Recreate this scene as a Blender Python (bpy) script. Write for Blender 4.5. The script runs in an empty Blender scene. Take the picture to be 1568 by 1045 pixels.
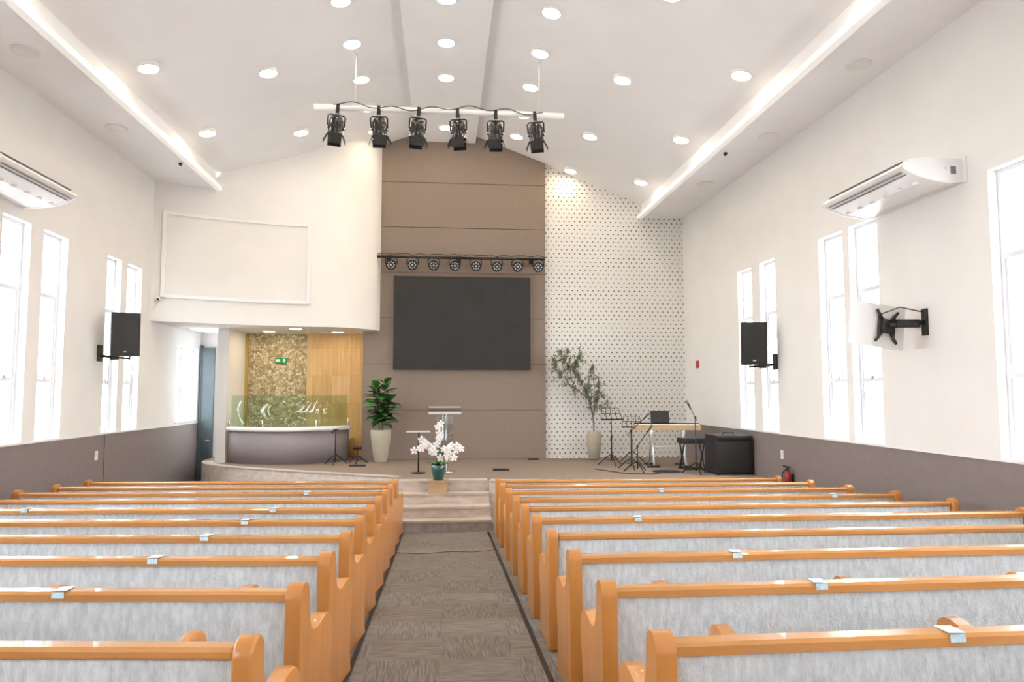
import bpy, math, random
from mathutils import Vector, Matrix, Euler
random.seed(7)
S=bpy.context.scene
try:
    S.view_settings.view_transform='Standard'
    S.view_settings.look='None'
    S.view_settings.exposure=0.0
except Exception: pass

# ------------------------------------------------------------ materials
def nt(name):
    m=bpy.data.materials.new(name); m.use_nodes=True
    t=m.node_tree; t.nodes.clear()
    o=t.nodes.new('ShaderNodeOutputMaterial'); b=t.nodes.new('ShaderNodeBsdfPrincipled')
    t.links.new(b.outputs[0],o.inputs[0]); return m,t,b
def mk(name,col,rough=.6,metal=0,var=.06,scale=8,bump=0,bscale=60,stretch=(1,1,1),emit=0,coat=0):
    m,t,b=nt(name); N=t.nodes; L=t.links
    tc=N.new('ShaderNodeTexCoord'); mp=N.new('ShaderNodeMapping'); mp.inputs['Scale'].default_value=stretch
    L.new(tc.outputs['Object'],mp.inputs[0])
    n=N.new('ShaderNodeTexNoise'); n.inputs['Scale'].default_value=scale; n.inputs['Detail'].default_value=4 if var>.05 else 1
    L.new(mp.outputs[0],n.inputs['Vector'])
    r=N.new('ShaderNodeValToRGB'); e=r.color_ramp.elements
    e[0].position=.3;e[1].position=.7
    e[0].color=(*[max(0,c*(1-var)) for c in col],1); e[1].color=(*[min(1,c*(1+var)) for c in col],1)
    L.new(n.outputs['Fac'],r.inputs[0]); L.new(r.outputs[0],b.inputs['Base Color'])
    b.inputs['Roughness'].default_value=rough; b.inputs['Metallic'].default_value=metal
    b.inputs['Coat Weight'].default_value=coat
    if bump:
        n2=N.new('ShaderNodeTexNoise'); n2.inputs['Scale'].default_value=bscale; n2.inputs['Detail'].default_value=2
        L.new(mp.outputs[0],n2.inputs['Vector'])
        bp=N.new('ShaderNodeBump'); bp.inputs['Strength'].default_value=bump; bp.inputs['Distance'].default_value=.01
        L.new(n2.outputs['Fac'],bp.inputs['Height']); L.new(bp.outputs[0],b.inputs['Normal'])
    if emit:
        b.inputs['Emission Color'].default_value=(*col,1); b.inputs['Emission Strength'].default_value=emit
    return m
def emis(name,col,st):
    m=bpy.data.materials.new(name); m.use_nodes=True; t=m.node_tree; t.nodes.clear()
    o=t.nodes.new('ShaderNodeOutputMaterial'); e=t.nodes.new('ShaderNodeEmission')
    e.inputs[0].default_value=(*col,1); e.inputs[1].default_value=st; t.links.new(e.outputs[0],o.inputs[0]); return m
def glassm(name,tint,fac):
    m=bpy.data.materials.new(name); m.use_nodes=True; t=m.node_tree; t.nodes.clear()
    o=t.nodes.new('ShaderNodeOutputMaterial'); a=t.nodes.new('ShaderNodeBsdfTransparent'); g=t.nodes.new('ShaderNodeBsdfGlossy')
    a.inputs[0].default_value=(*tint,1); g.inputs['Roughness'].default_value=.03
    x=t.nodes.new('ShaderNodeMixShader'); x.inputs[0].default_value=fac
    t.links.new(a.outputs[0],x.inputs[1]); t.links.new(g.outputs[0],x.inputs[2]); t.links.new(x.outputs[0],o.inputs[0]); return m

M={}
M['white']=mk('wall_paint_white',(.84,.825,.81),.75,var=.015,scale=2)
M['ceil']=mk('ceiling_paint',(.91,.905,.92),.8,var=.01,scale=2)
M['taupe']=mk('wainscot_paint_taupe',(.225,.185,.178),.7,var=.03)
M['taupe2']=mk('baptistery_front_taupe',(.28,.24,.245),.7,var=.04,scale=30)
M['trim']=mk('trim_white',(.88,.88,.87),.4,var=.01)
M['frame']=mk('window_frame_white',(.74,.77,.82),.35,var=.01)
M['panel']=mk('acoustic_panel_brown',(.265,.205,.165),.9,var=.12,scale=40,bump=.3,bscale=200)
M['groove']=mk('panel_groove',(.16,.11,.085),.9)
M['black']=mk('matte_black',(.014,.014,.016),.5,var=.2,scale=30)
M['blackg']=mk('gloss_black',(.010,.010,.012),.25,var=.1)
M['screen']=mk('led_screen_black',(.018,.017,.017),.6,var=.1,scale=3)
M['chrome']=mk('chrome',(.75,.75,.76),.18,1,var=.02)
M['alu']=mk('aluminium',(.72,.74,.76),.4,.5,var=.03)
M['stone']=mk('stair_stone_beige',(.60,.51,.44),.35,var=.16,scale=5,stretch=(1,3,3))
M['stone2']=mk('stair_stone_grey',(.40,.37,.36),.45,var=.2,scale=9)
M['stagec']=mk('stage_carpet',(.26,.195,.15),.95,var=.14,scale=60,bump=.4,bscale=250)
M['pewwood']=mk('pew_wood_honey',(.54,.225,.055),.28,var=.26,scale=3.5,stretch=(1,1,.12),coat=.3)
M['railwood']=mk('pew_rail_wood',(.56,.255,.075),.25,var=.22,scale=3.5,stretch=(.12,1,1),coat=.4)
M['fabric']=mk('pew_fabric_grey',(.66,.69,.72),.95,var=.16,scale=45,bump=.5,bscale=180,stretch=(1,1,.35))
M['paper']=mk('paper_blue',(.62,.80,.92),.6,var=.15,scale=60)
M['ac']=mk('ac_plastic_white',(.86,.86,.86),.35,var=.01)
M['acg']=mk('ac_grille_grey',(.18,.18,.19),.6)
M['pot']=mk('pot_ceramic_beige',(.44,.40,.31),.45,var=.06)
M['soil']=mk('soil',(.06,.04,.03),1,var=.4,scale=40)
M['leaf']=mk('leaf_green_dark',(.045,.16,.03),.32,var=.5,scale=6)
M['olive']=mk('leaf_olive',(.22,.26,.17),.6,var=.4,scale=12)
M['bark']=mk('bark',(.20,.15,.11),.9,var=.3,scale=30)
M['petal']=mk('orchid_petal_white',(.86,.84,.84),.6,var=.03)
M['petalc']=mk('orchid_centre',(.70,.45,.50),.6)
M['potgreen']=mk('pot_glass_green',(.02,.09,.075),.15,var=.2,coat=.6)
M['ltwood']=mk('light_wood',(.48,.33,.18),.45,var=.2,scale=6,stretch=(.2,1,1))
M['door']=mk('door_teal_grey',(.075,.10,.11),.5,var=.05)
M['red']=mk('red_paint',(.40,.03,.02),.35)
M['cab']=mk('cable_dark_red',(.14,.04,.035),.5)
M['green']=mk('exit_green',(.02,.30,.10),.5)
M['lens']=mk('led_lens',(.55,.58,.62),.15,var=.3,scale=40)
M['gold']=mk('gold_strip',(.55,.40,.12),.35,.5)
M['water']=mk('tank_water',(.25,.45,.45),.08)
M['roof']=mk('roof_tile_red',(.45,.17,.11),.8,var=.2,scale=20)
M['ext']=mk('exterior_wall',(.62,.50,.44),.85)
M['ground']=mk('exterior_ground',(.5,.49,.47),.9)
M['lamp']=emis('lamp_warm',(1,.80,.50),50)
M['lampw']=emis('lamp_neutral',(1,.88,.68),56)
M['coveglow']=mk('cove_edge_white_glow',(.92,.91,.89),.4,var=.005,emit=.25)  # plain white cove trim, no lamp; weak glow added to look brighter
M['glass']=glassm('window_glass',(.97,.98,.99),.05)
M['glassg']=glassm('guard_glass',(.84,.92,.84),.05)
M['acryl']=glassm('acrylic_clear',(.93,.96,.97),.18)

# dots wall
def dots():
    m,t,b=nt('perforated_pattern_wall'); N=t.nodes; L=t.links
    tc=N.new('ShaderNodeTexCoord'); sp=N.new('ShaderNodeSeparateXYZ'); L.new(tc.outputs['Object'],sp.inputs[0])
    def mt(op,a,bv=None,c=None):
        n=N.new('ShaderNodeMath'); n.operation=op
        for i,x in enumerate((a,bv,c)):
            if x is None: continue
            if isinstance(x,(int,float)): n.inputs[i].default_value=x
            else: L.new(x,n.inputs[i])
        return n.outputs[0]
    v=mt('DIVIDE',sp.outputs[2],.092); u=mt('DIVIDE',sp.outputs[0],.118)
    row=mt('FLOOR',v); par=mt('MODULO',row,2.0)
    u2=mt('ADD',u,mt('MULTIPLY',par,.5))
    fu=mt('SUBTRACT',mt('FRACT',u2),.5); fv=mt('SUBTRACT',mt('FRACT',v),.5)
    fu=mt('MULTIPLY',fu,.118); fv=mt('MULTIPLY',fv,.092)
    sg=mt('SUBTRACT',mt('MULTIPLY',par,2.0),1.0)
    a=mt('ADD',mt('MULTIPLY',fu,.8),mt('MULTIPLY',mt('MULTIPLY',fv,.6),sg))
    c=mt('SUBTRACT',mt('MULTIPLY',fv,.8),mt('MULTIPLY',mt('MULTIPLY',fu,.6),sg))
    d=mt('ADD',mt('POWER',mt('DIVIDE',mt('ABSOLUTE',a),.019),2.0),mt('POWER',mt('DIVIDE',mt('ABSOLUTE',c),.012),2.0))
    k=mt('LESS_THAN',d,1.0)
    mx=N.new('ShaderNodeMix'); mx.data_type='RGBA'
    mx.inputs['A'].default_value=(.80,.79,.765,1); mx.inputs['B'].default_value=(.05,.045,.04,1)
    L.new(k,mx.inputs['Factor']); L.new(mx.outputs['Result'],b.inputs['Base Color']); b.inputs['Roughness'].default_value=.7
    return m
M['dots']=dots()
def carpet():
    m,t,b=nt('aisle_carpet_tiles'); N=t.nodes; L=t.links
    tc=N.new('ShaderNodeTexCoord')
    def stripe(sc):
        mp=N.new('ShaderNodeMapping'); mp.inputs['Scale'].default_value=sc; L.new(tc.outputs['Object'],mp.inputs[0])
        n=N.new('ShaderNodeTexNoise'); n.inputs['Scale'].default_value=1; n.inputs['Detail'].default_value=1; L.new(mp.outputs[0],n.inputs['Vector']); return n
    a=stripe((110,6,1)); c=stripe((6,110,1))
    ch=N.new('ShaderNodeTexChecker'); ch.inputs['Scale'].default_value=2.0; L.new(tc.outputs['Object'],ch.inputs['Vector'])
    mx=N.new('ShaderNodeMix'); mx.data_type='FLOAT'
    L.new(ch.outputs['Fac'],mx.inputs['Factor']); L.new(a.outputs['Fac'],mx.inputs['A']); L.new(c.outputs['Fac'],mx.inputs['B'])
    r=N.new('ShaderNodeValToRGB'); e=r.color_ramp.elements
    e[0].position=.36; e[0].color=(.165,.145,.128,1); e[1].position=.64; e[1].color=(.275,.243,.212,1)
    L.new(mx.outputs['Result'],r.inputs[0])
    m2=N.new('ShaderNodeMix'); m2.data_type='RGBA'; m2.blend_type='MULTIPLY'; m2.inputs['Factor'].default_value=1
    r2=N.new('ShaderNodeValToRGB'); r2.color_ramp.elements[0].color=(.95,.95,.95,1); r2.color_ramp.elements[1].color=(1.0,1.0,1.0,1)
    L.new(ch.outputs['Fac'],r2.inputs[0]); L.new(r.outputs[0],m2.inputs['A']); L.new(r2.outputs[0],m2.inputs['B'])
    L.new(m2.outputs['Result'],b.inputs['Base Color']); b.inputs['Roughness'].default_value=.95
    return m
M['carpet']=carpet()
def pebble():
    m,t,b=nt('pebble_mosaic'); N=t.nodes; L=t.links
    tc=N.new('ShaderNodeTexCoord'); v=N.new('ShaderNodeTexVoronoi'); v.inputs['Scale'].default_value=18
    L.new(tc.outputs['Object'],v.inputs['Vector'])
    v2=N.new('ShaderNodeTexVoronoi'); v2.inputs['Scale'].default_value=18; v2.feature='DISTANCE_TO_EDGE'; L.new(tc.outputs['Object'],v2.inputs['Vector'])
    sp=N.new('ShaderNodeSeparateColor'); L.new(v.outputs['Color'],sp.inputs[0])
    r=N.new('ShaderNodeValToRGB'); e=r.color_ramp.elements
    e[0].color=(.34,.25,.12,1); e[1].color=(.84,.75,.52,1); L.new(sp.outputs[0],r.inputs[0])
    g=N.new('ShaderNodeMath'); g.operation='LESS_THAN'; g.inputs[1].default_value=.05; L.new(v2.outputs['Distance'],g.inputs[0])
    mx=N.new('ShaderNodeMix'); mx.data_type='RGBA'; mx.inputs['B'].default_value=(.28,.20,.10,1)
    L.new(g.outputs[0],mx.inputs['Factor']); L.new(r.outputs[0],mx.inputs['A']); L.new(mx.outputs['Result'],b.inputs['Base Color'])
    bp=N.new('ShaderNodeBump'); bp.inputs['Strength'].default_value=.5; bp.inputs['Distance'].default_value=.02
    L.new(v2.outputs['Distance'],bp.inputs['Height']); L.new(bp.outputs[0],b.inputs['Normal'])
    b.inputs['Roughness'].default_value=.5; return m
M['pebble']=pebble()
def planks():
    m,t,b=nt('wood_plank_panel'); N=t.nodes; L=t.links
    tc=N.new('ShaderNodeTexCoord'); mp=N.new('ShaderNodeMapping')
    L.new(tc.outputs['Object'],mp.inputs[0])
    mp.inputs['Rotation'].default_value=(math.radians(-90),math.radians(0),0)
    br=N.new('ShaderNodeTexBrick'); L.new(mp.outputs[0],br.inputs['Vector'])
    br.inputs['Scale'].default_value=1; br.inputs['Brick Width'].default_value=.42; br.inputs['Row Height'].default_value=.62
    br.inputs['Mortar Size'].default_value=.002
    br.inputs['Color1'].default_value=(.66,.42,.17,1); br.inputs['Color2'].default_value=(.74,.52,.26,1); br.inputs['Mortar'].default_value=(.5,.3,.12,1)
    mp2=N.new('ShaderNodeMapping'); mp2.inputs['Scale'].default_value=(12,12,1); L.new(tc.outputs['Object'],mp2.inputs[0])
    n=N.new('ShaderNodeTexNoise'); n.inputs['Scale'].default_value=1.5; n.inputs['Detail'].default_value=5; L.new(mp2.outputs[0],n.inputs['Vector'])
    r=N.new('ShaderNodeValToRGB'); r.color_ramp.elements[0].position=.3; r.color_ramp.elements[0].color=(.72,.68,.6,1); r.color_ramp.elements[1].position=.65; r.color_ramp.elements[1].color=(1,1,1,1)
    L.new(n.outputs['Fac'],r.inputs[0])
    mx=N.new('ShaderNodeMix'); mx.data_type='RGBA'; mx.blend_type='MULTIPLY'; mx.inputs['Factor'].default_value=.8
    L.new(br.outputs['Color'],mx.inputs['A']); L.new(r.outputs[0],mx.inputs['B'])
    L.new(mx.outputs['Result'],b.inputs['Base Color']); b.inputs['Roughness'].default_value=.4; return m
M['planks']=planks()

# ------------------------------------------------------------ mesh builder
class MB:
    def __init__(s): s.v=[];s.f=[];s.m=[];s.sm=[];s.mats=[];s.T=Matrix.Identity(4)
    def mi(s,k):
        if k not in s.mats: s.mats.append(k)
        return s.mats.index(k)
    def add(s,vs,fs,k,smooth=False):
        b=len(s.v); s.v+= [s.T@Vector(p) for p in vs]; i=s.mi(k)
        for f in fs: s.f.append([b+a for a in f]); s.m.append(i); s.sm.append(smooth)
    def box(s,x0,x1,y0,y1,z0,z1,k):
        vs=[(x,y,z) for z in (z0,z1) for y in (y0,y1) for x in (x0,x1)]
        s.add(vs,[(0,2,3,1),(4,5,7,6),(0,1,5,4),(2,6,7,3),(0,4,6,2),(1,3,7,5)],k)
    def obox(s,c,sz,rot,k):
        o=s.T; s.T=o@Matrix.Translation(c)@Euler(rot).to_matrix().to_4x4()
        a,b,d=[q/2 for q in sz]; s.box(-a,a,-b,b,-d,d,k); s.T=o
    def tube(s,pts,r,k,seg=10,caps=True):
        pts=[Vector(p) for p in pts]; n=len(pts)
        rs=r if isinstance(r,(list,tuple)) else [r]*n
        vs=[];fs=[]
        ref=None
        for i,p in enumerate(pts):
            d=(pts[min(i+1,n-1)]-pts[max(i-1,0)]).normalized()
            if ref is None or abs(d.dot(ref))>.98:
                ref=Vector((0,0,1)) if abs(d.z)<.9 else Vector((1,0,0))
            u=d.cross(ref).normalized(); w=d.cross(u).normalized()
            for j in range(seg):
                a=2*math.pi*j/seg; vs.append(p+(u*math.cos(a)+w*math.sin(a))*rs[i])
        for i in range(n-1):
            for j in range(seg):
                fs.append((i*seg+j,i*seg+(j+1)%seg,(i+1)*seg+(j+1)%seg,(i+1)*seg+j))
        s.add(vs,fs,k,True)
        if caps: s.add(vs[:seg],[tuple(range(seg))],k); s.add(vs[-seg:],[tuple(reversed(range(seg)))],k)
    def lathe(s,c,prof,k,seg=24,rot=(0,0,0),smooth=True):
        o=s.T; s.T=o@Matrix.Translation(c)@Euler(rot).to_matrix().to_4x4()
        vs=[];fs=[]
        for r,z in prof:
            for j in range(seg):
                a=2*math.pi*j/seg; vs.append((r*math.cos(a),r*math.sin(a),z))
        for i in range(len(prof)-1):
            for j in range(seg): fs.append((i*seg+j,i*seg+(j+1)%seg,(i+1)*seg+(j+1)%seg,(i+1)*seg+j))
        s.add(vs,fs,k,smooth)
        if prof[0][0]>1e-4: s.add(vs[:seg],[tuple(reversed(range(seg)))],k)
        if prof[-1][0]>1e-4: s.add(vs[-seg:],[tuple(range(seg))],k)
        s.T=o
    def sph(s,c,r,k,seg=14,sc=(1,1,1)):
        n=8; pr=[(max(1e-5,r*math.sin(math.pi*i/n)),-r*math.cos(math.pi*i/n)) for i in range(n+1)]
        o=s.T; s.T=o@Matrix.Translation(c)@Matrix.Diagonal((*sc,1)); s.lathe((0,0,0),pr,k,seg); s.T=o
    def prism(s,poly,off,k,smooth=False):
        n=len(poly); off=Vector(off); vs=[Vector(p) for p in poly]+[Vector(p)+off for p in poly]
        s.add(vs,[tuple(range(n)),tuple(reversed(range(n,2*n)))],k)
        s.add(vs,[(i,(i+1)%n,n+(i+1)%n,n+i) for i in range(n)],k,smooth)
    def build(s,name,loc=(0,0,0),rot=None,bevel=0,parent=None,recalc=True,mw=None):
        import bmesh
        me=bpy.data.meshes.new(name); me.from_pydata([tuple(p) for p in s.v],[],s.f)
        for k in s.mats: me.materials.append(M[k])
        for p,i,q in zip(me.polygons,s.m,s.sm): p.material_index=i; p.use_smooth=q
        bm=bmesh.new(); bm.from_mesh(me)
        bmesh.ops.remove_doubles(bm,verts=bm.verts,dist=1e-5)
        if recalc: bmesh.ops.recalc_face_normals(bm,faces=bm.faces)
        bm.to_mesh(me); bm.free()
        o=bpy.data.objects.new(name,me); S.collection.objects.link(o)
        o.location=loc
        if rot: o.rotation_euler=rot
        if mw is not None: o.matrix_world=mw
        if bevel:
            b=o.modifiers.new('bevel','BEVEL'); b.width=bevel; b.segments=3; b.limit_method='ANGLE'; b.angle_limit=math.radians(50)
        if parent: o.parent=parent
        return o
def catmull(P,n=8):
    P=[Vector(p) for p in P]; out=[]
    for i in range(len(P)-1):
        p0=P[max(i-1,0)];p1=P[i];p2=P[i+1];p3=P[min(i+2,len(P)-1)]
        for j in range(n):
            t=j/n; out.append(.5*((2*p1)+(-p0+p2)*t+(2*p0-5*p1+4*p2-p3)*t*t+(-p0+3*p1-3*p2+p3)*t**3))
    out.append(P[-1]); return out

XL,XR=-5.4,5.38; YB=-5.0; YW=15.4
SL=.048; YF=10.85
def fz(y): return SL*(YF-y) if y<YF else 0.0
def cz(x):
    a=abs(x)
    if a>4.42: return 6.05
    if a>2.25: return 6.36+(4.42-a)*(7.2-6.36)/2.17
    if a>.66: return 7.2+(2.25-a)*(7.78-7.2)/1.59
    return 7.70

# ------------------------------------------------------------ shell
b=MB()
b.add([(XL-.3,YB,fz(YB)),(XR+.3,YB,fz(YB)),(XR+.3,YF,0),(XL-.3,YF,0),(XL-.3,17,0),(XR+.3,17,0),
       (XL-.3,YB,-.3),(XR+.3,YB,-.3),(XR+.3,17,-.3),(XL-.3,17,-.3)],
      [(0,1,2,3),(3,2,5,4),(6,9,8,7),(0,6,7,1),(4,5,8,9),(0,3,4,9,6),(1,7,8,5,2)],'carpet')
b.build('floor')
# aisle border strips
b=MB()
for x in (-.60,.68):
    b.add([(x-.018,YB+.1,fz(YB+.1)+.004),(x+.018,YB+.1,fz(YB+.1)+.004),(x+.018,YF-.02,.004),(x-.018,YF-.02,.004)],[(0,1,2,3)],'black')
b.build('trim_aisle_strip')

ZW=1.44
def wallx(name,xa,xb,y0,y1,z0,z1,ops):
    b=MB(); ys=sorted({y0,y1,*[o[0] for o in ops],*[o[1] for o in ops]})
    for a,c in zip(ys,ys[1:]):
        if c-a<1e-6: continue
        mid=(a+c)/2; zs=[z0]; hol=[(o[2],o[3]) for o in ops if o[0]<mid<o[1]]
        segs=[];cur=z0
        for h in sorted(hol): segs.append((cur,h[0])); cur=h[1]
        segs.append((cur,z1))
        for s0,s1 in segs:
            if s0<ZW<s1: b.box(xa,xb,a,c,s0,ZW,'taupe'); b.box(xa,xb,a,c,ZW,s1,'white')
            else: b.box(xa,xb,a,c,s0,s1,'taupe' if s1<=ZW else 'white')
    return b.build(name,recalc=False)
WZ0,WZ1=1.46,4.31
winR=[(11.86,12.44),(10.97,11.53),(9.0,9.61),(8.23,8.85),(5.80,6.41),(5.03,5.64),(2.6,3.2),(1.85,2.45),(-.6,0),(-1.35,-.75),(-3.6,-3.),(-4.3,-3.75)]
winL=[(12.53,13.10),(11.80,12.30),(9.98,10.59),(9.08,9.68),(6.8,7.4),(6.0,6.6),(3.6,4.2),(2.8,3.4),(.4,1),(-.4,.2),(-2.8,-2.2),(-3.6,-3.0)]
corr=[(14.9,15.38,1.5,3.06),(15.53,16.1,1.5,3.06)]
wallx('wall_right',XR,XR+.25,YB,16.6,-.0,6.6,[(a,c,WZ0,WZ1) for a,c in winR])
wallx('wall_left',XL-.25,XL,YB,16.6,-.0,6.6,[(a,c,WZ0,WZ1) for a,c in winL]+corr)
# wainscot cap trims
b=MB(); b.box(XR-.012,XR,YB+.3,YW,ZW-.006,ZW+.014,'trim'); b.build('trim_wainscot_right')
b=MB(); b.box(XL,XL+.012,YB+.3,16.2,ZW-.006,ZW+.014,'trim'); b.build('trim_wainscot_left')
b=MB(); b.box(XL-.25,XR+.25,YB-.2,YB,0,8.0,'white')
b.build('wall_rear')
wi=0
def window(xi,side,y0,y1,z0,z1,bars):
    global wi; wi+=1
    b=MB(); s=side; xc=xi+s*.13; t=.028
    a,c=sorted((xc-.03,xc+.03))
    g=.045
    b.box(a,c,y0,y0+g,z0,z1,'frame'); b.box(a,c,y1-g,y1,z0,z1,'frame')
    b.box(a,c,y0+g,y1-g,z0,z0+g,'frame'); b.box(a,c,y0+g,y1-g,z1-g,z1,'frame')
    for z in bars: b.box(a,c,y0+g,y1-g,z-.028,z+.028,'frame')
    # sash inner frames
    zs=[z0+g]+[q for q in bars]+[z1-g]
    for i,(p,q) in enumerate(zip(zs,zs[1:])):
        if i<len(zs)-2 or len(zs)==2:
            b.box(a+.01,c-.01,y0+g,y0+g+.03,p,q,'frame'); b.box(a+.01,c-.01,y1-g-.03,y1-g,p,q,'frame')
    b.box(xc-.004,xc+.004,y0+g,y1-g,z0+g,z1-g,'glass')
    # little handle and sill
    b.box(xc-s*.05-.008,xc-s*.05+.008,(y0+y1)/2-.03,(y0+y1)/2+.03,z0+.82,z0+.86,'alu')
    q=sorted((xi-s*.02,xi+s*.1)); b.box(q[0],q[1],y0,y1,z0-.02,z0+.006,'trim')
    return b.build('window_%d'%wi)
for a,c in winR: window(XR,1,a,c,WZ0,WZ1,[2.27,3.44])
for a,c in winL: window(XL,-1,a,c,WZ0,WZ1,[2.27,3.44])
for a,c,d,e in corr: window(XL,-1,a,c,d,e,[2.2])

# ceiling : cross-section sweep
b=MB()
xs=[-4.42,-2.25,-.66,.66,2.25,4.42]
zs=[6.36,7.2,7.78,7.78,7.2,6.36]
vs=[];n=len(xs)
for y in (YB-.1,15.9):
    for x,z in zip(xs,zs): vs.append((x,y,z))
    for x,z in zip(xs,zs): vs.append((x,y,z+.25))
fs=[]
for i in range(n-1):
    fs.append((i,i+1,2*n+i+1,2*n+i)); fs.append((n+i,3*n+i,3*n+i+1,n+i+1))
fs.append((0,2*n,3*n,n)); fs.append((n-1,2*n-1,4*n-1,3*n-1))
b.add(vs,fs,'ceil'); 
# central dropped beam
b.box(-.66,.66,YB,15.4,7.62,7.775,'ceil')
# soffits
b.box(XL-.2,-4.42,YB,15.6,6.05,6.45,'ceil'); b.box(4.42,XR+.2,YB,15.6,6.05,6.45,'ceil')
b.build('ceiling',recalc=False)
for s,nm,ye in((-1,'trim_cove_left',13.95),(1,'trim_cove_right',15.38)):
    b=MB(); x0,x1=sorted((s*4.33,s*4.43)); b.box(x0,x1,YB+.1,ye,6.02,6.10,'coveglow'); b.build(nm)

# front wall (stage back): dotted side
b=MB(); b.box(2.2,XR,YW,YW+.2,.68,7.6,'dots'); b.build('wall_front_right')
b=MB(); b.box(-1.72,2.2,YW+.05,YW+.2,.68,8.0,'white'); b.build('wall_front_centre')
# brown panel wall with grooves
b=MB()
gz=[.684,1.72,2.72,3.71,4.70,5.70,6.70]
for z0,z1 in zip(gz,gz[1:]): b.box(-1.73,2.21,YW-.10,YW+.04,z0+(.006 if z0>.7 else 0),z1-.006,'panel')
# top one follows ceiling
for xa,xb in ((-1.73,-.66),(-.66,.66),(.66,2.21)):
    za=cz(xa-.0001 if xa<0 else xa+.0001); zb=cz(xb)
    if xa==-.66: za=zb=7.62
    if xa==.66: za=7.78
    if xb==-.66: zb=7.78
    b.prism([(xa,YW-.10,6.706),(xb,YW-.10,6.706),(xb,YW-.10,zb),(xa,YW-.10,za)],(0,.14,0),'panel')
b.box(-1.72,2.20,YW-.07,YW+.045,.684,6.8,'groove')
b.build('acoustic_panel_wall')

# overhanging curved wall (left of panel)
poly=catmull([(-5.4,13.5,0),(-4.35,13.98,0),(-3.12,14.33,0),(-2.4,14.42,0),(-1.85,14.62,0),(-1.48,15.0,0),(-1.38,15.30,0)],6)
b=MB(); ZO=3.42
vs=[];fs=[]
for p in poly: vs.append((p.x,p.y,ZO)); vs.append((p.x,p.y,cz(p.x)+.02 if p.x>-4.42 else 6.07))
for i in range(len(poly)-1): fs.append((2*i,2*i+2,2*i+3,2*i+1))
b.add(vs,fs,'white',True)
# underside
n=len(poly); b.add([(p.x,p.y,ZO) for p in poly]+[(-1.40,16.3,ZO),(-5.4,16.3,ZO)],[tuple(range(n+2))],'white')
b.build('wall_overhang',recalc=False)
# frame relief on overhang
b=MB()
def onwall(x):
    for p,q in zip(poly,poly[1:]):
        if p.x<=x<=q.x:
            t=(x-p.x)/(q.x-p.x); return p.y+(q.y-p.y)*t
fx=[-5.25+i*(2.56/12) for i in range(13)]
for z in (3.90,5.47):
    for xa,xb in zip(fx,fx[1:]):
        ya,yb=onwall(xa),onwall(xb)
        b.prism([(xa,ya-.025,z-.03),(xb,yb-.025,z-.03),(xb,yb-.025,z+.03),(xa,ya-.025,z+.03)],(0,.03,0),'trim')
for x in (fx[0],fx[-1]-.06):
    b.prism([(x,onwall(x)-.028,3.87),(x+.06,onwall(x+.06)-.028,3.87),(x+.06,onwall(x+.06)-.028,5.5),(x,onwall(x)-.028,5.5)],(0,.03,0),'trim')
b.build('trim_wall_frame')
b=MB(); yy=onwall(-5.27)
b.sph((-5.27,yy-.05,3.83),.045,'trim'); b.sph((-5.26,yy-.085,3.82),.022,'black'); b.build('security_camera')

# rear of baptistery
b=MB(); b.box(XL,-4.62,16.3,16.45,0,3.42,'white'); b.box(-4.64,-3.07,16.3,16.45,.0,3.42,'pebble'); b.build('wall_front_left')
b=MB(); b.box(-3.07,-1.6,16.22,16.45,.68,3.42,'planks'); b.build('wall_baptistery_wood')
b=MB(); b.box(-1.73,-1.6,15.45,16.22,.68,3.42,'planks'); b.build('wall_baptistery_side')
b=MB(); b.box(-4.62,-4.42,14.95,16.3,.68,3.42,'white'); b.box(-4.42,-4.36,16.22,16.3,.7,3.4,'gold'); b.build('wall_wing_column')
b=MB(); b.box(-5.34,-5.08,16.22,16.295,0.01,3.1,'door'); b.box(-5.385,-5.34,16.2,16.295,0.01,3.15,'door')
b.tube([(-5.12,16.22,1.05),(-5.12,16.16,1.05),(-5.22,16.16,1.05)],.012,'chrome'); b.build('door_1')

# ------------------------------------------------------------ stage
edge=catmull([(.75,11.5,0),(2.32,11.3,0),(3.86,11.12,0),(5.36,11.0,0)],6)
edgeL=catmull([(-.79,12.12,0),(-1.68,12.62,0),(-2.69,13.2,0),(-4.0,14.02,0),(-4.72,14.72,0),(-5.0,15.4,0),(-5.05,16.28,0)],6)
loop=[(p.x,p.y) for p in reversed(edge)]+[(.74,11.62),(-.78,11.62)]+[(p.x,p.y) for p in edgeL]
full=loop+[(-1.75,16.28),(-1.75,15.398),(5.375,15.398)]
b=MB(); n=len(full)
b.add([(x,y,.68) for x,y in full],[tuple(range(n))],'stagec')
b.add([(x,y,0) for x,y in full]+[(x,y,.68) for x,y in full],[(i,(i+1)%n,n+(i+1)%n,n+i) for i in range(n)],'stone')
# coping strip
for seg,w in ((edge,.24),(edgeL[:-6],.22)):
    L=[Vector((p.x,p.y,0)) for p in seg]; inn=[]
    for i,p in enumerate(L):
        d=(L[min(i+1,len(L)-1)]-L[max(i-1,0)]).normalized(); nn=Vector((-d.y,d.x,0))
        if seg is not edge: nn=-nn
        if nn.y<0 and seg is edge: nn=-nn
        inn.append(p+nn*w)
    m=len(L)
    for i in range(m-1):
        q=[L[i],L[i+1],inn[i+1],inn[i]]
        b.prism([(v.x,v.y,.655) for v in q],(0,0,.0265),'stone')
b.box(-.78,.72,11.60,11.86,.655,.6815,'stone')
b.build('stage_platform')
b=MB()
for i,(y,z) in enumerate(((10.90,.17),(11.14,.34),(11.38,.51))):
    b.box(-.74,.735,y,11.59,0 if i==0 else z-.17,z-.03,'stone2' if i==0 else 'stone'); b.box(-.75,.742,y-.02,11.59,z-.03,z,'stone')
b.build('stage_steps')

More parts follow.
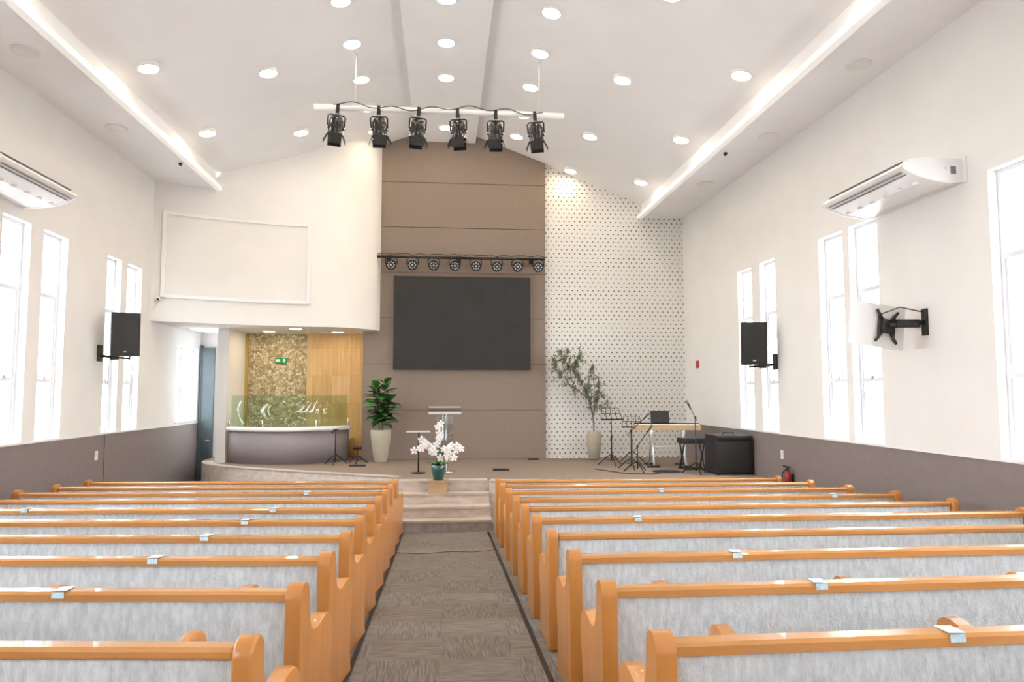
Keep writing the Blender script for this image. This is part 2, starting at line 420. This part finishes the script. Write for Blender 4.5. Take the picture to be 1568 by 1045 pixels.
# baptistery tank
arc=catmull([(-4.38,14.98,0),(-4.05,14.68,0),(-3.4,14.45,0),(-2.8,14.5,0),(-2.3,14.8,0),(-1.99,15.25,0)],7)
def curvewall(b,arc,t,z0,z1,k,off=0):
    P=[Vector((p.x,p.y,0)) for p in arc]; A=[];B=[]
    for i,p in enumerate(P):
        d=(P[min(i+1,len(P)-1)]-P[max(i-1,0)]).normalized(); nn=Vector((-d.y,d.x,0)); 
        A.append(p+nn*(off)); B.append(p+nn*(off+t))
    n=len(P); vs=[(p.x,p.y,z0) for p in A]+[(p.x,p.y,z1) for p in A]+[(p.x,p.y,z1) for p in B]+[(p.x,p.y,z0) for p in B]; fs=[]
    for i in range(n-1):
        for a in range(4):
            c=(a+1)%4; fs.append((a*n+i,a*n+i+1,c*n+i+1,c*n+i))
    fs+= [(0,n,2*n,3*n),(n-1,4*n-1,3*n-1,2*n-1)]
    b.add(vs,fs,k,True)
b=MB()
curvewall(b,arc,.12,.682,1.33,'taupe2'); curvewall(b,arc,.24,1.33,1.41,'trim',-.05)
curvewall(b,arc,.014,1.41,2.04,'glassg',.06)
b.box(-4.36,-2.0,15.3,16.15,1.05,1.10,'water')
for i in (0,12,24,34):
    p=arc[i]; b.tube([(p.x,p.y+.06,1.41),(p.x,p.y+.06,1.56)],.018,'chrome')
# flame emblem on the glass
for k,(dx,h) in enumerate(((-.12,.14),(0,.22),(.12,.30))):
    x=-2.75+dx; b.prism([(x-.1,14.50,1.70),(x+.02,14.50,1.72),(x+.12,14.50,1.74+h*.8),(x+.0,14.50,1.75)],(0,.006,0),'trim')
b.build('baptistery_tank')

# ------------------------------------------------------------ pews
arch=[(-.008+.066*math.cos(math.radians(a)),.772+.066*math.sin(math.radians(a))) for a in range(180,-1,-18)]
prof=[(-.055,0),(-.062,.35),(-.072,.70)]+arch+[(.060,.71),(.075,.655),(.105,.605),(.15,.580),(.21,.576),(.28,.588),(.34,.602),(.40,.602),(.45,.58),(.485,.54),(.497,.49),(.49,.43),(.465,.36),(.447,.28),(.445,.18),(.455,.08),(.48,0)]
def pew(L,s,loc,th,papers=()):
    b=MB()
    E=.075
    for x in (0,L-E):
        xa=s*x if s>0 else -x-E
        b.prism([(xa,y,z) for y,z in prof],(E,0,0),'pewwood',smooth=True)
    def bx(x0,x1,*r):
        a,c=sorted((s*x0,s*x1)); b.box(a,c,*r)
    # back panel (leaning)
    a,c=sorted((s*E,s*(L-E)))
    b.prism([(a,-.012,.12),(a,.035,.12),(a,.02,.765),(a,-.035,.765)],(c-a,0,0),'fabric')
    # rail
    rp=[(-.050,.757),(-.053,.79),(-.042,.803),(.022,.806),(.032,.797),(.034,.757)]
    b.prism([(a,y,z) for y,z in rp],(c-a,0,0),'railwood')
    bx(E,L-E,.03,.45,.33,.37,'pewwood'); bx(E,L-E,.04,.47,.37,.435,'fabric')
    dp=[(.03,.40),(.03,.66),(.12,.68),(.24,.70),(.32,.728),(.37,.742),(.41,.738),(.445,.715),(.455,.68),(.45,.60),(.42,.5),(.42,.4)]
    x=.42
    while x<L-.4:
        xa=s*x; b.prism([(xa-.03,y,z) for y,z in dp],(.06,0,0),'pewwood'); x+=1.04
    for px in papers:
        X=s*px; b.obox((X,-.012,.809),(.065,.095,.003),(0,0,random.uniform(-.3,.3)),'paper')
        b.obox((X,-.0555,.788),(.06,.002,.03),(0,0,0),'paper')
    mw=Matrix.Translation(loc)@Matrix.Rotation(-math.atan(SL),4,'X')@Matrix.Rotation(th,4,'Z')
    return b.build('church_pew',bevel=.014,mw=mw)
XI_R,XI_L=.75,-.65
papR={0:[1.15],1:[1.1],2:[1.04],4:[.9],6:[3.6],7:[1.9]}
papL={1:[1.17],2:[1.07],3:[1.05],4:[1.0],5:[.97,3.38],7:[.98]}
for k in range(-2,10):
    yR=2.53+.862*k; th=-.0045*max(k,0)
    L=4.50-.045*max(0,k-3)
    pew(L,1,(XI_R,yR,fz(yR)+.004),th,papR.get(k,()))
    yL=2.64+.857*k; thl=math.radians(6.8)
    L=4.55
    pew(L,-1,(XI_L,yL,fz(yL)+.004),-thl,papL.get(k,()))

# ------------------------------------------------------------ ceiling lamps & speakers
def lamp(x,y,r=.128,k='lampw'):
    b=MB(); b.lathe((0,0,0),[(r+.014,.06),(r+.014,-.022),(r,-.024),(r,-.018)],'trim',28)
    b.lathe((0,0,-.0225),[(r,.001),(r,-.001)],k,28)
    z=7.62 if abs(x)<.6 else cz(x)
    a=0
    if 2.25<abs(x)<4.4: a=math.atan(.387)*(1 if x>0 else -1)
    elif .66<abs(x)<=2.25: a=math.atan(.365)*(1 if x>0 else -1)
    b.build('recessed_ceiling_lamp',loc=(x,y,z-(.018 if a else .0)),rot=(0,a*.55,0))
for y in (9.55,10.8,12.05,14.4): lamp(0,y)
for y in (9.5,10.7,11.95,13.2,14.35):
    lamp(-1.45,y,k='lamp' if y>13 else 'lampw'); lamp(1.48,y,k='lamp' if y>13 else 'lampw')
for y in (8.35,10.8,13.3): lamp(-2.72,y)
for y in (8.1,10.5,12.95,15.05): lamp(2.75,y,k='lamp' if y>14 else 'lampw')
for y in (7.3,9.7,12.1): lamp(-4.02,y)
for y in (6.6,9.1,11.6,14.1): lamp(4.06,y)
for y in (6.0,2.5,-1.0,-4):
    for x in (-4.02,-1.45,0,1.48,4.06): lamp(x,y)
for x,y in ((-4.85,8.4),(-4.9,10.8),(4.95,7.8),(4.95,10.2),(4.9,12.7),(-4.85,6),(4.95,5.4)):
    b=MB(); b.lathe((0,0,0),[(.15,0),(.15,-.012),(.135,-.014),(.13,-.008),(.0001,-.008)],'white',28)
    b.build('ceiling_speaker',loc=(x,y,6.05))
for x,y in ((-3.05,14.85),(-2.3,15.55),(-3.75,15.55)):  # the two rear lamps are added to give the recess wood a warm glow
    b=MB(); b.lathe((0,0,0),[(.14,0),(.14,-.01),(.12,-.012),(.12,-.006)],'trim',24); b.lathe((0,0,-.011),[(.12,.001),(.12,-.001)],'lamp',24)
    b.build('recessed_ceiling_lamp',loc=(x,y,3.419))
for x,y in ((-4.55,12.4),(4.6,11.0)):
    b=MB(); b.lathe((0,0,0),[(.03,0),(.03,-.02),(.012,-.05)],'black',12); b.build('smoke_detector',loc=(x,y,6.05))

# ------------------------------------------------------------ screen
b=MB(); b.box(-1.08,1.86,YW-.24,YW-.10,2.60,4.60,'screen')
for i in range(1,6):
    x=-1.08+2.94*i/6; b.box(x-.0015,x+.0015,YW-.2412,YW-.239,2.61,4.59,'black')
for z in (3.1,3.6,4.1): b.box(-1.07,1.85,YW-.2412,YW-.239,z-.0015,z+.0015,'black')
b.build('led_wall_screen',bevel=.006)

# LED wash bar
b=MB(); yb=YW-.30; b.tube([(-1.45,yb,5.0),(2.17,yb,5.0)],.028,'blackg',12)
for x in (-1.2,.3,1.9): b.tube([(x,yb,5.0),(x,YW-.125,5.0)],.018,'black'); b.obox((x,YW-.115,5.0),(.1,.02,.14),(0,0,0),'black')
pts=[(-1.43,yb-.02,5.05)]
for i in range(1,25): pts.append((-1.43+i*.15,yb-.02,5.03+.05*abs(math.sin(i*1.3))))
b.tube(pts,.008,'black',6)
for i in range(8):
    x=-1.14+i*.452
    b.tube([(x,yb,5.03),(x,yb,4.98)],.03,'black')
    b.tube([(x-.12,yb-.02,4.84),(x-.125,yb-.02,4.94),(x-.06,yb-.01,4.985),(x+.06,yb-.01,4.985),(x+.125,yb-.02,4.94),(x+.12,yb-.02,4.84)],.012,'black',8)
    b.lathe((x,yb+.02,4.84),[(.06,-.06),(.085,-.03),(.11,.03),(.112,.10),(.098,.104),(.098,.095)],'black',24,rot=(math.radians(105),0,0))
    R=Euler((math.radians(105),0,0)).to_matrix()
    for j in range(8):
        a=j*math.pi/4; c=Vector((x,yb+.02,4.84))+R@Vector((.066*math.cos(a),.066*math.sin(a),.098)); b.sph(c,.017,'lens',8)
    c=Vector((x,yb+.02,4.84))+R@Vector((0,0,.098)); b.sph(c,.024,'lens',10)
b.build('led_wash_light_bar')

# ------------------------------------------------------------ bar with par cans
b=MB(); Y0=11.0; ZB=6.57
b.tube([(-2.05,Y0,ZB),(1.90,Y0,ZB)],.046,'trim',14)
for x in (-1.42,1.50):
    b.tube([(x,Y0,ZB),(x,Y0,cz(x)-.005)],.005,'alu',6); b.lathe((x,Y0,cz(x)-.03),[(.04,0),(.04,.03)],'trim',12)
pts=[]
for i in range(60):
    x=-1.75+i*.056; pts.append((x,Y0-.05,ZB+.03+.06*math.sin(i*.37)*math.sin(i*.21)))
b.tube(pts,.007,'black',6)
for i,x in enumerate((-1.69,-1.06,-.43,.19,.80,1.43)):
    ty=math.radians((8,-6,4,-2,3,-6)[i]); 
    o=b.T; b.T=Matrix.Translation((x,Y0,ZB))@Matrix.Rotation(math.radians(16)*(1 if i<3 else -1)*.6,4,'Z')@Matrix.Rotation(math.radians(6),4,'X')@Matrix.Rotation(ty*.6,4,'Y')@Matrix.Scale(1.1,4)
    b.obox((0,0,-.02),(.05,.09,.12),(0,0,0),'black'); b.tube([(0,0,-.06),(0,0,-.11)],.012,'chrome',8)
    b.tube([(-.115,0,-.30),(-.12,0,-.13),(-.10,0,-.11),(.10,0,-.11),(.12,0,-.13),(.115,0,-.30)],.012,'black',8)
    b.lathe((0,0,-.28),[(.03,.15),(.075,.14),(.10,.09),(.105,0),(.105,-.10),(.118,-.11),(.118,-.125),(.10,-.125)],'blackg',20)
    b.lathe((0,0,-.395),[(.09,.001),(.09,-.001)],'lens',20)
    for q in (-1,1): b.lathe((q*.116,0,-.29),[(.024,-.012),(.024,.012)],'chrome',10,rot=(0,math.radians(90),0))
    # barn doors
    b.obox((0,-.125,-.465),(.19,.006,.13),(math.radians(10),0,0),'black'); b.obox((0,.125,-.465),(.19,.006,.13),(math.radians(-14),0,0),'black')
    b.obox((-.135,0,-.455),(.006,.16,.11),(0,math.radians(24),0),'black'); b.obox((.135,0,-.455),(.006,.16,.11),(0,math.radians(-24),0),'black')
    b.T=o
b.build('stage_light_bar')

# ------------------------------------------------------------ AC units
def ac(name,xw,s,y0,y1,z):
    b=MB()
    pr=[(0,.02),(0,.25),(.42,.255),(.58,.235),(.665,.19),(.68,.16),(.655,.13),(.56,.085),(.40,.035),(.15,.0)]
    b.prism([(s*-d,y0+.03,q) for d,q in pr],(0,y1-y0-.06,0),'ac')
    for ya in (y0,y1-.035):
        b.prism([(s*-d*1.015,ya,q*1.06-.01) for d,q in pr],(0,.035,0),'ac')
    L=y1-y0-.16
    for d,q in ((.635,.112),(.59,.092)):
        b.obox((-s*d,(y0+y1)/2,q),(.010,L,.012),(0,0,0),'acg')
    for i in range(6):
        yy=y0+.16+i*(L-.16)/5; b.obox((-s*.42,yy,.035),(.10,.008,.03),(0,s*-.35,0),'ac')
    b.obox((-s*.62,(y0+y1)/2,.225),(.03,L,.008),(0,s*.5,0),'acg')
    b.box(*sorted((0,-s*.02)),y0-.05,y1+.02,.0,.27,'trim')
    b.obox((-s*.12,y0-.004,.13),(.06,.006,.08),(0,0,0),'acg'); b.obox((-s*.20,y0-.004,.15),(.03,.006,.03),(0,0,0),'paper')
    return b.build(name,loc=(xw,0,z),bevel=.008)
ac('wall_air_conditioner',XR,1,6.72,8.28,4.28)
ac('wall_air_conditioner',XL,-1,7.85,9.45,4.46)

# ------------------------------------------------------------ speakers
def speaker(loc,rz,wallx,s):
    b=MB()
    R=Matrix.Rotation(rz,4,'Z')@Matrix.Rotation(math.radians(6),4,'X')
    o=b.T; b.T=R
    w,h=.20,.34
    pf=[(-w,-.17),(w,-.17),(w*.96,-.05),(w*.55,.17),(-w*.55,.17),(-w*.96,-.05)]
    b.prism([(x,y,-h) for x,y in pf],(0,0,2*h),'black')
    gp=[(-w+.015,-.178),(w-.015,-.178),(w-.015,-.168),(-w+.015,-.168)]
    b.prism([(x,y,-h+.02) for x,y in gp],(0,0,2*h-.04),'screen')
    b.obox((0,-.18,-h+.07),(.05,.004,.02),(0,0,0),'chrome')
    b.T=o
    dx=wallx-loc[0]
    b.tube([(0,.10,-.22),(0,.12,-.38),(dx*.6,.06,-.36),(dx-s*.02,.02,-.34)],.022,'black')
    b.obox((dx-s*.012,.02,-.30),(.02,.14,.26),(0,0,0),'black')
    b.obox((dx*.5,.08,-.37),(.10,.07,.06),(0,0,0),'black')
    return b.build('wall_loudspeaker',loc=loc,bevel=.01)
speaker((4.98,11.0,2.90),math.radians(-14),XR,1)
speaker((-4.98,11.62,3.02),math.radians(16),XL,-1)

# monitor on arm
b=MB(); mx,my,mz=4.90,7.55,2.86
o=b.T; b.T=Matrix.Translation((mx,my,mz))@Matrix.Rotation(math.radians(8),4,'Z')@Matrix.Rotation(math.radians(7),4,'Y')
b.box(-.36,.36,0,.035,-.24,.25,'ac'); b.box(-.35,.35,.035,.039,-.23,.24,'blackg')
b.T=b.T@Matrix.Translation((.1,0,0))
for q in (-1,1):
    b.obox((.0,-.03,0),(.025,.02,.46),(0,q*math.radians(38),0),'black')
b.obox((0,-.04,0),(.16,.03,.16),(0,0,0),'black')
for q in(-.1,.1): b.obox((q,-.025,0),(.02,.02,.30),(0,0,0),'black')
b.T=o
b.tube([(mx+.1,my-.06,mz),(5.2,my-.10,mz+.0),(XR-.02,my-.15,mz+.03)],.028,'black')
b.obox(((mx+XR)/2+.05,my-.11,mz+.015),(.26,.05,.09),(0,0,-.1),'black')
b.obox((XR-.012,my-.15,mz+.03),(.02,.09,.30),(0,0,0),'black')
b.tube([(mx,my-.04,mz+.12),(mx+.2,my-.12,mz+.2),(XR-.03,my-.16,mz+.14)],.007,'black',6)
b.build('wall_mounted_monitor')

# ------------------------------------------------------------ plants
def leaf(b,base,dirv,L,W,k,droop=.3,n=6):
    d=Vector(dirv).normalized(); side=d.cross(Vector((0,0,1)))
    if side.length<.05: side=Vector((1,0,0))
    side.normalize(); up=side.cross(d)
    vs=[];fs=[]
    for i in range(n+1):
        t=i/n; w=W*math.sin(math.pi*min(1,(t*.93+.03))**.8)*.5 if i<n else .002
        p=Vector(base)+d*(L*t)-Vector((0,0,1))*(droop*L*t*t)
        vs+=[p-side*w+up*w*.25,p,p+side*w+up*w*.25]
    for i in range(n):
        a=3*i; fs+=[(a,a+1,a+4,a+3),(a+1,a+2,a+5,a+4)]
    b.add(vs,fs,k,True)
# fiddle fig
b=MB()
b.lathe((0,0,0),[(.12,0),(.135,.02),(.17,.25),(.20,.50),(.21,.64),(.20,.66),(.185,.66),(.18,.60)],'pot',32)
b.lathe((0,0,.6),[(.18,-.001),(.18,.001)],'soil',24)
for q in range(5):
    a=q*1.35; tx,ty=.15*math.cos(a),.12*math.sin(a)
    top=Vector((tx,ty,1.25+.09*q)); base=Vector((.03*math.cos(a),.03*math.sin(a),.6))
    P=catmull([base,base.lerp(top,.5)+Vector((0,0,.02)),top],4)
    b.tube(P,.012,'bark',6)
    for i in range(20):
        t=.22+.78*i/19; p=base.lerp(top,t)
        an=i*2.4+q; el=random.uniform(.0,.8) if t<.9 else 1.2
        leaf(b,p,(math.cos(an),math.sin(an),el),random.uniform(.27,.40),random.uniform(.16,.22),'leaf',.35)
b.build('potted_fiddle_leaf_fig',loc=(-1.28,14.76,.682),recalc=False)
# olive
b=MB()
b.lathe((0,0,0),[(.10,0),(.12,.02),(.155,.28),(.165,.45),(.15,.58),(.135,.60),(.12,.60),(.12,.54)],'pot',32)
b.lathe((0,0,.54),[(.12,-.001),(.12,.001)],'soil',24)
def branch(P,r,lv,den):
    C=catmull(P,6); n=len(C); b.tube(C,[r*(1-.7*i/n) for i in range(n)],'bark',6)
    for i in range(den):
        t=random.uniform(.25,1); p=C[min(n-1,int(t*(n-1)))]
        q=p+Vector((random.gauss(0,.09),random.gauss(0,.09),random.gauss(0,.08)))
        b.tube([p,q],.0025,'bark',4,False)
        for j in range(lv):
            m=p.lerp(q,random.random()); dv=Vector((random.gauss(0,1),random.gauss(0,1),random.gauss(.2,.8)))
            leaf(b,m,dv,random.uniform(.07,.12),.032,'olive',.1,3)
branch([(0,0,.54),(-.02,0,.9),(-.10,.02,1.25),(-.22,0,1.55),(-.42,0,1.85),(-.58,.02,2.35)],.016,8,44)
branch([(-.10,.02,1.25),(-.30,.05,1.45),(-.55,.02,1.62),(-.80,0,1.95),(-.86,0,2.15)],.010,8,34)
branch([(-.02,0,.9),(.04,0,1.15),(.10,.02,1.4),(.12,0,1.75)],.010,8,28)
branch([(-.10,.02,1.2),(-.12,-.05,1.5),(-.08,-.04,1.8),(-.0,0,1.95)],.009,8,22)
branch([(-.42,0,1.85),(-.35,0,2.1),(-.28,0,2.25)],.007,8,20)
branch([(-.42,0,1.85),(-.62,0,2.05),(-.72,0,2.3)],.007,8,22)
branch([(.0,0,1.0),(.16,0,1.12),(.26,0,1.2)],.007,6,10)
b.build('potted_olive_tree',loc=(3.20,14.95,.682),recalc=False)
# orchid
b=MB()
b.box(-.16,.16,-.11,.11,.0,.03,'ltwood'); b.box(-.14,.14,-.10,.10,.03,.17,'ltwood'); b.box(-.17,.17,-.12,.12,.17,.195,'ltwood')
b.lathe((0,0,.195),[(.07,0),(.085,.02),(.11,.14),(.115,.24),(.108,.25),(.10,.24),(.10,.2)],'potgreen',24)
b.lathe((0,0,.40),[(.10,-.001),(.10,.001)],'soil',20)
for i in range(12):
    a=i*.55; leaf(b,(.03*math.cos(a),.03*math.sin(a),.41),(math.cos(a),math.sin(a),.9),.26,.06,'leaf',.5)
def flower(c,dirv,r):
    q=Vector(dirv).to_track_quat('Z','Y').to_matrix().to_4x4()
    o=b.T; b.T=Matrix.Translation(c)@q
    for j in range(5):
        a=j*2*math.pi/5+.3; w=r*(.62 if j%2 else .5)
        vs=[(0,0,0)]; 
        for k,(t,u) in enumerate(((.35,-.35),(.75,-.5),(1,-.2),(1.02,.2),(.75,.5),(.35,.35))):
            x=r*t; y=w*u*1.25; vs.append((x*math.cos(a)-y*math.sin(a),x*math.sin(a)+y*math.cos(a),.012*math.sin(t*3)))
        b.add(vs,[(0,1,2,3,4,5,6)],'petal')
    b.sph((0,0,.012),r*.14,'petalc',8); b.T=o
for si,(P) in enumerate(([(0,0,.42),(.0,0,.7),(-.02,-.03,.92),(-.0,-.05,1.06)],[(0,0,.42),(-.08,0,.62),(-.2,-.04,.76),(-.34,-.06,.70)],[(0,0,.42),(.08,0,.60),(.2,-.04,.74),(.36,-.06,.68)],[(0,0,.42),(-.04,-.05,.6),(-.13,-.08,.72),(-.26,-.12,.85)],[(0,0,.42),(.05,-.05,.55),(.14,-.08,.66),(.22,-.12,.58)])):
    C=catmull(P,6); b.tube(C,.005,'leaf',6)
    for i in range(7):
        p=C[int((.45+.55*i/6)*(len(C)-1))]; c=p+Vector((random.uniform(-.05,.05),-.03-random.random()*.04,random.uniform(-.05,.04)))
        flower(c,(random.uniform(-.5,.5),-1,random.uniform(-.1,.5)),.062)
b.build('potted_orchid',loc=(-.08,11.46,.512),recalc=False)

# ------------------------------------------------------------ lectern & stands
SZ=.682
b=MB()
b.lathe((0,0,0),[(.20,0),(.20,.012),(.05,.02),(.03,.03)],'chrome',28)
b.tube([(-.03,0,.02),(-.03,0,1.08)],.018,'chrome'); b.tube([(.03,0,.02),(.03,0,1.08)],.018,'chrome')
b.obox((0,-.02,1.10),(.58,.40,.015),(math.radians(14),0,0),'acryl'); b.obox((0,-.215,1.06),(.58,.02,.04),(0,0,0),'alu')
b.obox((0,.17,1.155),(.58,.015,.02),(0,0,0),'alu'); b.obox((0,-.04,.62),(.30,.01,.75),(0,0,0),'acryl')
b.build('acrylic_lectern',loc=(0.02,12.85,SZ))
b=MB()
b.lathe((0,0,0),[(.13,0),(.13,.012),(.02,.02)],'black',24); b.tube([(0,0,.02),(0,0,.72)],.014,'black')
b.obox((0,0,.735),(.42,.28,.015),(0,0,0),'acryl'); b.obox((0,-.14,.735),(.42,.012,.03),(0,0,0),'alu')
b.build('small_side_stand',loc=(-.44,12.7,SZ))
def tripod(b,h=.22,r=.26,k='black'):
    for i in range(3):
        a=i*2*math.pi/3+.5; b.tube([(0,0,h),(r*.55*math.cos(a),r*.55*math.sin(a),h*.55),(r*math.cos(a),r*math.sin(a),.012)],.010,k,8); b.sph((r*math.cos(a),r*math.sin(a),.014),.014,k,8)
        b.tube([(0,0,h*.4),(r*.55*math.cos(a),r*.55*math.sin(a),h*.55)],.006,k,6)
def music_stand(loc,H,rz,w=.44,tray=True):
    b=MB(); tripod(b); b.tube([(0,0,.1),(0,0,H*.6)],.013,'black'); b.tube([(0,0,H*.6),(0,0,H)],.009,'black'); b.lathe((0,0,H*.6-.02),[(.02,0),(.02,.05)],'black',10)
    o=b.T; b.T=Matrix.Translation((0,-.03,H))@Matrix.Rotation(math.radians(-28),4,'X')
    b.box(-w/2,w/2,-.01,.0,-.02,.0,'black'); b.box(-w/2,w/2,-.05,0,-.025,-.015,'black')
    for q in (-w/2,-w/4,0,w/4,w/2): b.tube([(q*1.0,0,0),(q*.8,0,.24)],.006,'black',6)
    b.tube([(-w*.4,0,.24),(w*.4,0,.24)],.006,'black',6); b.tube([(-w*.45,0,.12),(w*.45,0,.12)],.006,'black',6)
    b.T=o; return b.build('music_stand',loc=loc,rot=(0,0,rz))
music_stand((3.28,13.7,SZ),.90,.1)
music_stand((3.85,14.3,SZ),.72,-.3,.4)
# small black stand left
b=MB(); tripod(b,.2,.24); b.tube([(0,0,.05),(0,0,.68)],.012,'black'); b.tube([(-.07,0,.62),(-.03,-.02,.68),(.06,-.02,.69)],.016,'black'); b.build('speaker_stand',loc=(-2.13,14.35,SZ))
b=MB(); tripod(b,.15,.2); b.tube([(0,0,.05),(0,0,.30)],.010,'black'); b.obox((0,0,.31),(.16,.10,.04),(0.3,0,0),'black'); b.build('tablet_stand',loc=(-1.72,14.55,SZ))
def mic(loc,H,boom,rz):
    b=MB(); tripod(b,.2,.24); b.tube([(0,0,.05),(0,0,H)],.010,'black'); b.lathe((0,0,H-.02),[(.018,0),(.018,.045)],'black',10)
    e=Vector(boom); b.tube([(-e.x*.35,-e.y*.35,H-e.z*.35),(e.x,e.y,H+e.z)],.007,'black',8)
    d=e.normalized(); p=Vector((e.x,e.y,H+e.z)); b.tube([p,p+d*.13],[.012,.019],'blackg',10); b.sph(p+d*.15,.028,'acg',12)
    return b.build('microphone_stand',loc=loc,rot=(0,0,rz))
mic((3.50,13.05,SZ),.70,(.24,0,.22),0); mic((4.42,12.15,SZ),.98,(-.10,-.05,.16),0); mic((3.48,12.55,SZ),.45,(.2,0,.25),.2)
# keyboard on stand
b=MB()
b.box(-.62,.62,-.16,.16,.70,.80,'ltwood'); b.box(-.60,.60,-.15,.0,.80,.812,'trim')
for i in range(35):
    if i%7 not in (2,6): x=-.58+i*.034; b.box(x,x+.016,-.10,.0,.812,.822,'blackg')
b.box(-.62,.62,.02,.16,.80,.83,'blackg')
b.box(.20,.60,.02,.14,.83,.835,'alu')
for x in (-.30,.30):
    for q in (-1,1): b.tube([(x+q*.02,-.26*q,.02),(x+q*.02,.22*q,.69)],.022,'alu',10)
    b.tube([(x-.12,-.27,.02),(x+.12,-.27,.02)],.02,'black'); b.tube([(x-.12,.27,.02),(x+.12,.27,.02)],.02,'black')
b.tube([(-.3,-.0,.36),(.3,-.0,.36)],.014,'alu')
b.obox((-.12,.10,.95),(.36,.012,.24),(math.radians(-20),0,0),'blackg'); b.obox((-.12,.04,.84),(.3,.14,.02),(0,0,0),'black')
b.build('keyboard_on_stand',loc=(4.32,13.45,SZ),rot=(0,0,math.radians(-10)))
b=MB()
b.box(-.24,.24,-.15,.15,.48,.58,'black')
for x in (-.19,.19):
    b.tube([(x,-.13,.015),(x,.13,.48)],.014,'black'); b.tube([(x,.13,.015),(x,-.13,.48)],.014,'black')
b.tube([(-.22,-.13,.015),(.22,-.13,.015)],.014,'black'); b.tube([(-.22,.13,.015),(.22,.13,.015)],.014,'black')
b.build('keyboard_bench',loc=(4.60,12.85,SZ),bevel=.02)
b=MB(); b.box(-.33,.33,-.26,.26,.02,.68,'black'); b.box(-.30,.30,-.268,-.25,.05,.56,'screen'); b.box(-.30,.30,-.268,-.25,.58,.65,'blackg')
for q in (-.28,.28):
    for w in (-.2,.2): b.lathe((q,w,0),[(.03,0),(.03,.03)],'black',10)
b.tube([(-.1,0,.68),(-.08,0,.72),(.08,0,.72),(.1,0,.68)],.012,'black')
b.build('bass_amplifier',loc=(5.01,12.15,SZ),bevel=.015)
# floor boxes / cables on the stage
for x,y,w in ((-1.65,14.0,.32),(1.05,13.0,.30),(1.9,15.0,.24)):
    b=MB(); b.box(-w/2,w/2,-.07,.07,0,.025,'black'); b.box(-w/2+.03,w/2-.03,-.05,.05,.025,.03,'screen'); b.build('stage_floor_box',loc=(x,y,SZ),bevel=.006)
b=MB(); P=[(4.0+.25*math.cos(i*.6),12.4+.15*math.sin(i*.6)+i*.006,.0+.008) for i in range(30)]+[(3.6,12.1,.008),(3.2,12.2,.008),(2.8,13.0,.008)]
b.tube(P,.008,'black',6); b.build('stage_cable',loc=(0,0,SZ))
b=MB(); P=catmull([(-.64,9.2,.0),(-.3,9.05,0),(.1,9.15,0),(.4,9.1,0),(.72,9.25,0)],6); b.tube([(p.x,p.y,fz(p.y)+.006) for p in P],.004,'cab',6); b.build('floor_cable')

# small wall things
b=MB(); b.box(XR-.03,XR,14.5,14.62,2.62,2.78,'red'); b.build('fire_alarm_sign')
b=MB(); b.box(XR-.012,XR,10.84,10.92,1.05,1.19,'trim'); b.box(XR-.018,XR-.012,10.865,10.895,1.09,1.15,'ac'); b.build('light_switch')
b=MB(); b.box(XL,XL+.012,11.64,11.72,1.05,1.19,'trim'); b.box(XL+.012,XL+.018,11.665,11.695,1.09,1.15,'ac'); b.build('light_switch')
b=MB(); b.lathe((0,0,0),[(.045,0),(.052,.02),(.052,.24),(.04,.28),(.02,.30)],'red',20); b.lathe((0,0,.30),[(.02,0),(.02,.05)],'black',10)
b.obox((-.02,0,.36),(.12,.02,.02),(0,.2,0),'black'); b.tube(catmull([(0,-.02,.33),(-.10,-.04,.28),(-.11,-.03,.14),(-.08,-.02,.06)],5),.012,'black',8); b.box(.045,.085,-.03,.03,.1,.25,'black')
b.build('fire_extinguisher',loc=(XR-.086,10.55,.60))
b=MB(); b.box(-3.78,-3.52,16.25,16.3,2.76,2.88,'green'); b.box(-3.76,-3.67,16.245,16.25,2.79,2.85,'trim'); b.box(-3.60,-3.55,16.245,16.25,2.78,2.86,'trim'); b.build('exit_sign')
b=MB(); b.tube([(XL+.01,11.95,2.55),(XL+.01,11.93,1.5),(XL+.02,11.9,.05)],.004,'cab',6); b.build('wall_cable')

# exterior
b=MB(); b.box(-60,-5.9,-40,60,-.4,-.3,'ground'); b.box(5.9,60,-40,60,-.4,-.3,'ground'); b.build('exterior_ground')
b=MB(); b.box(13,19,9,24,-.3,3.1,'ext'); b.prism([(12.6,8.6,3.1),(19.4,8.6,3.1),(16,8.6,4.6)],(0,15.8,0),'roof')
for y in (10,13,16,19): b.box(12.96,13,y,y+1.2,1,2.2,'door')
b.build('neighbour_house')

# ------------------------------------------------------------ world & light
w=bpy.data.worlds.new('overcast_sky'); S.world=w; w.use_nodes=True; t=w.node_tree; t.nodes.clear()
o=t.nodes.new('ShaderNodeOutputWorld'); bg=t.nodes.new('ShaderNodeBackground'); bg.inputs[1].default_value=21
bg.inputs[0].default_value=(.93,.96,1,1); t.links.new(bg.outputs[0],o.inputs[0])

# ------------------------------------------------------------ camera
cd=bpy.data.cameras.new('camera'); cd.sensor_width=36; cd.lens=24.8; cd.clip_end=300
co=bpy.data.objects.new('camera',cd); S.collection.objects.link(co); co.location=(0,0,2.1)
co.rotation_euler=(math.radians(90+4.19),0,math.radians(-5.5)); S.camera=co
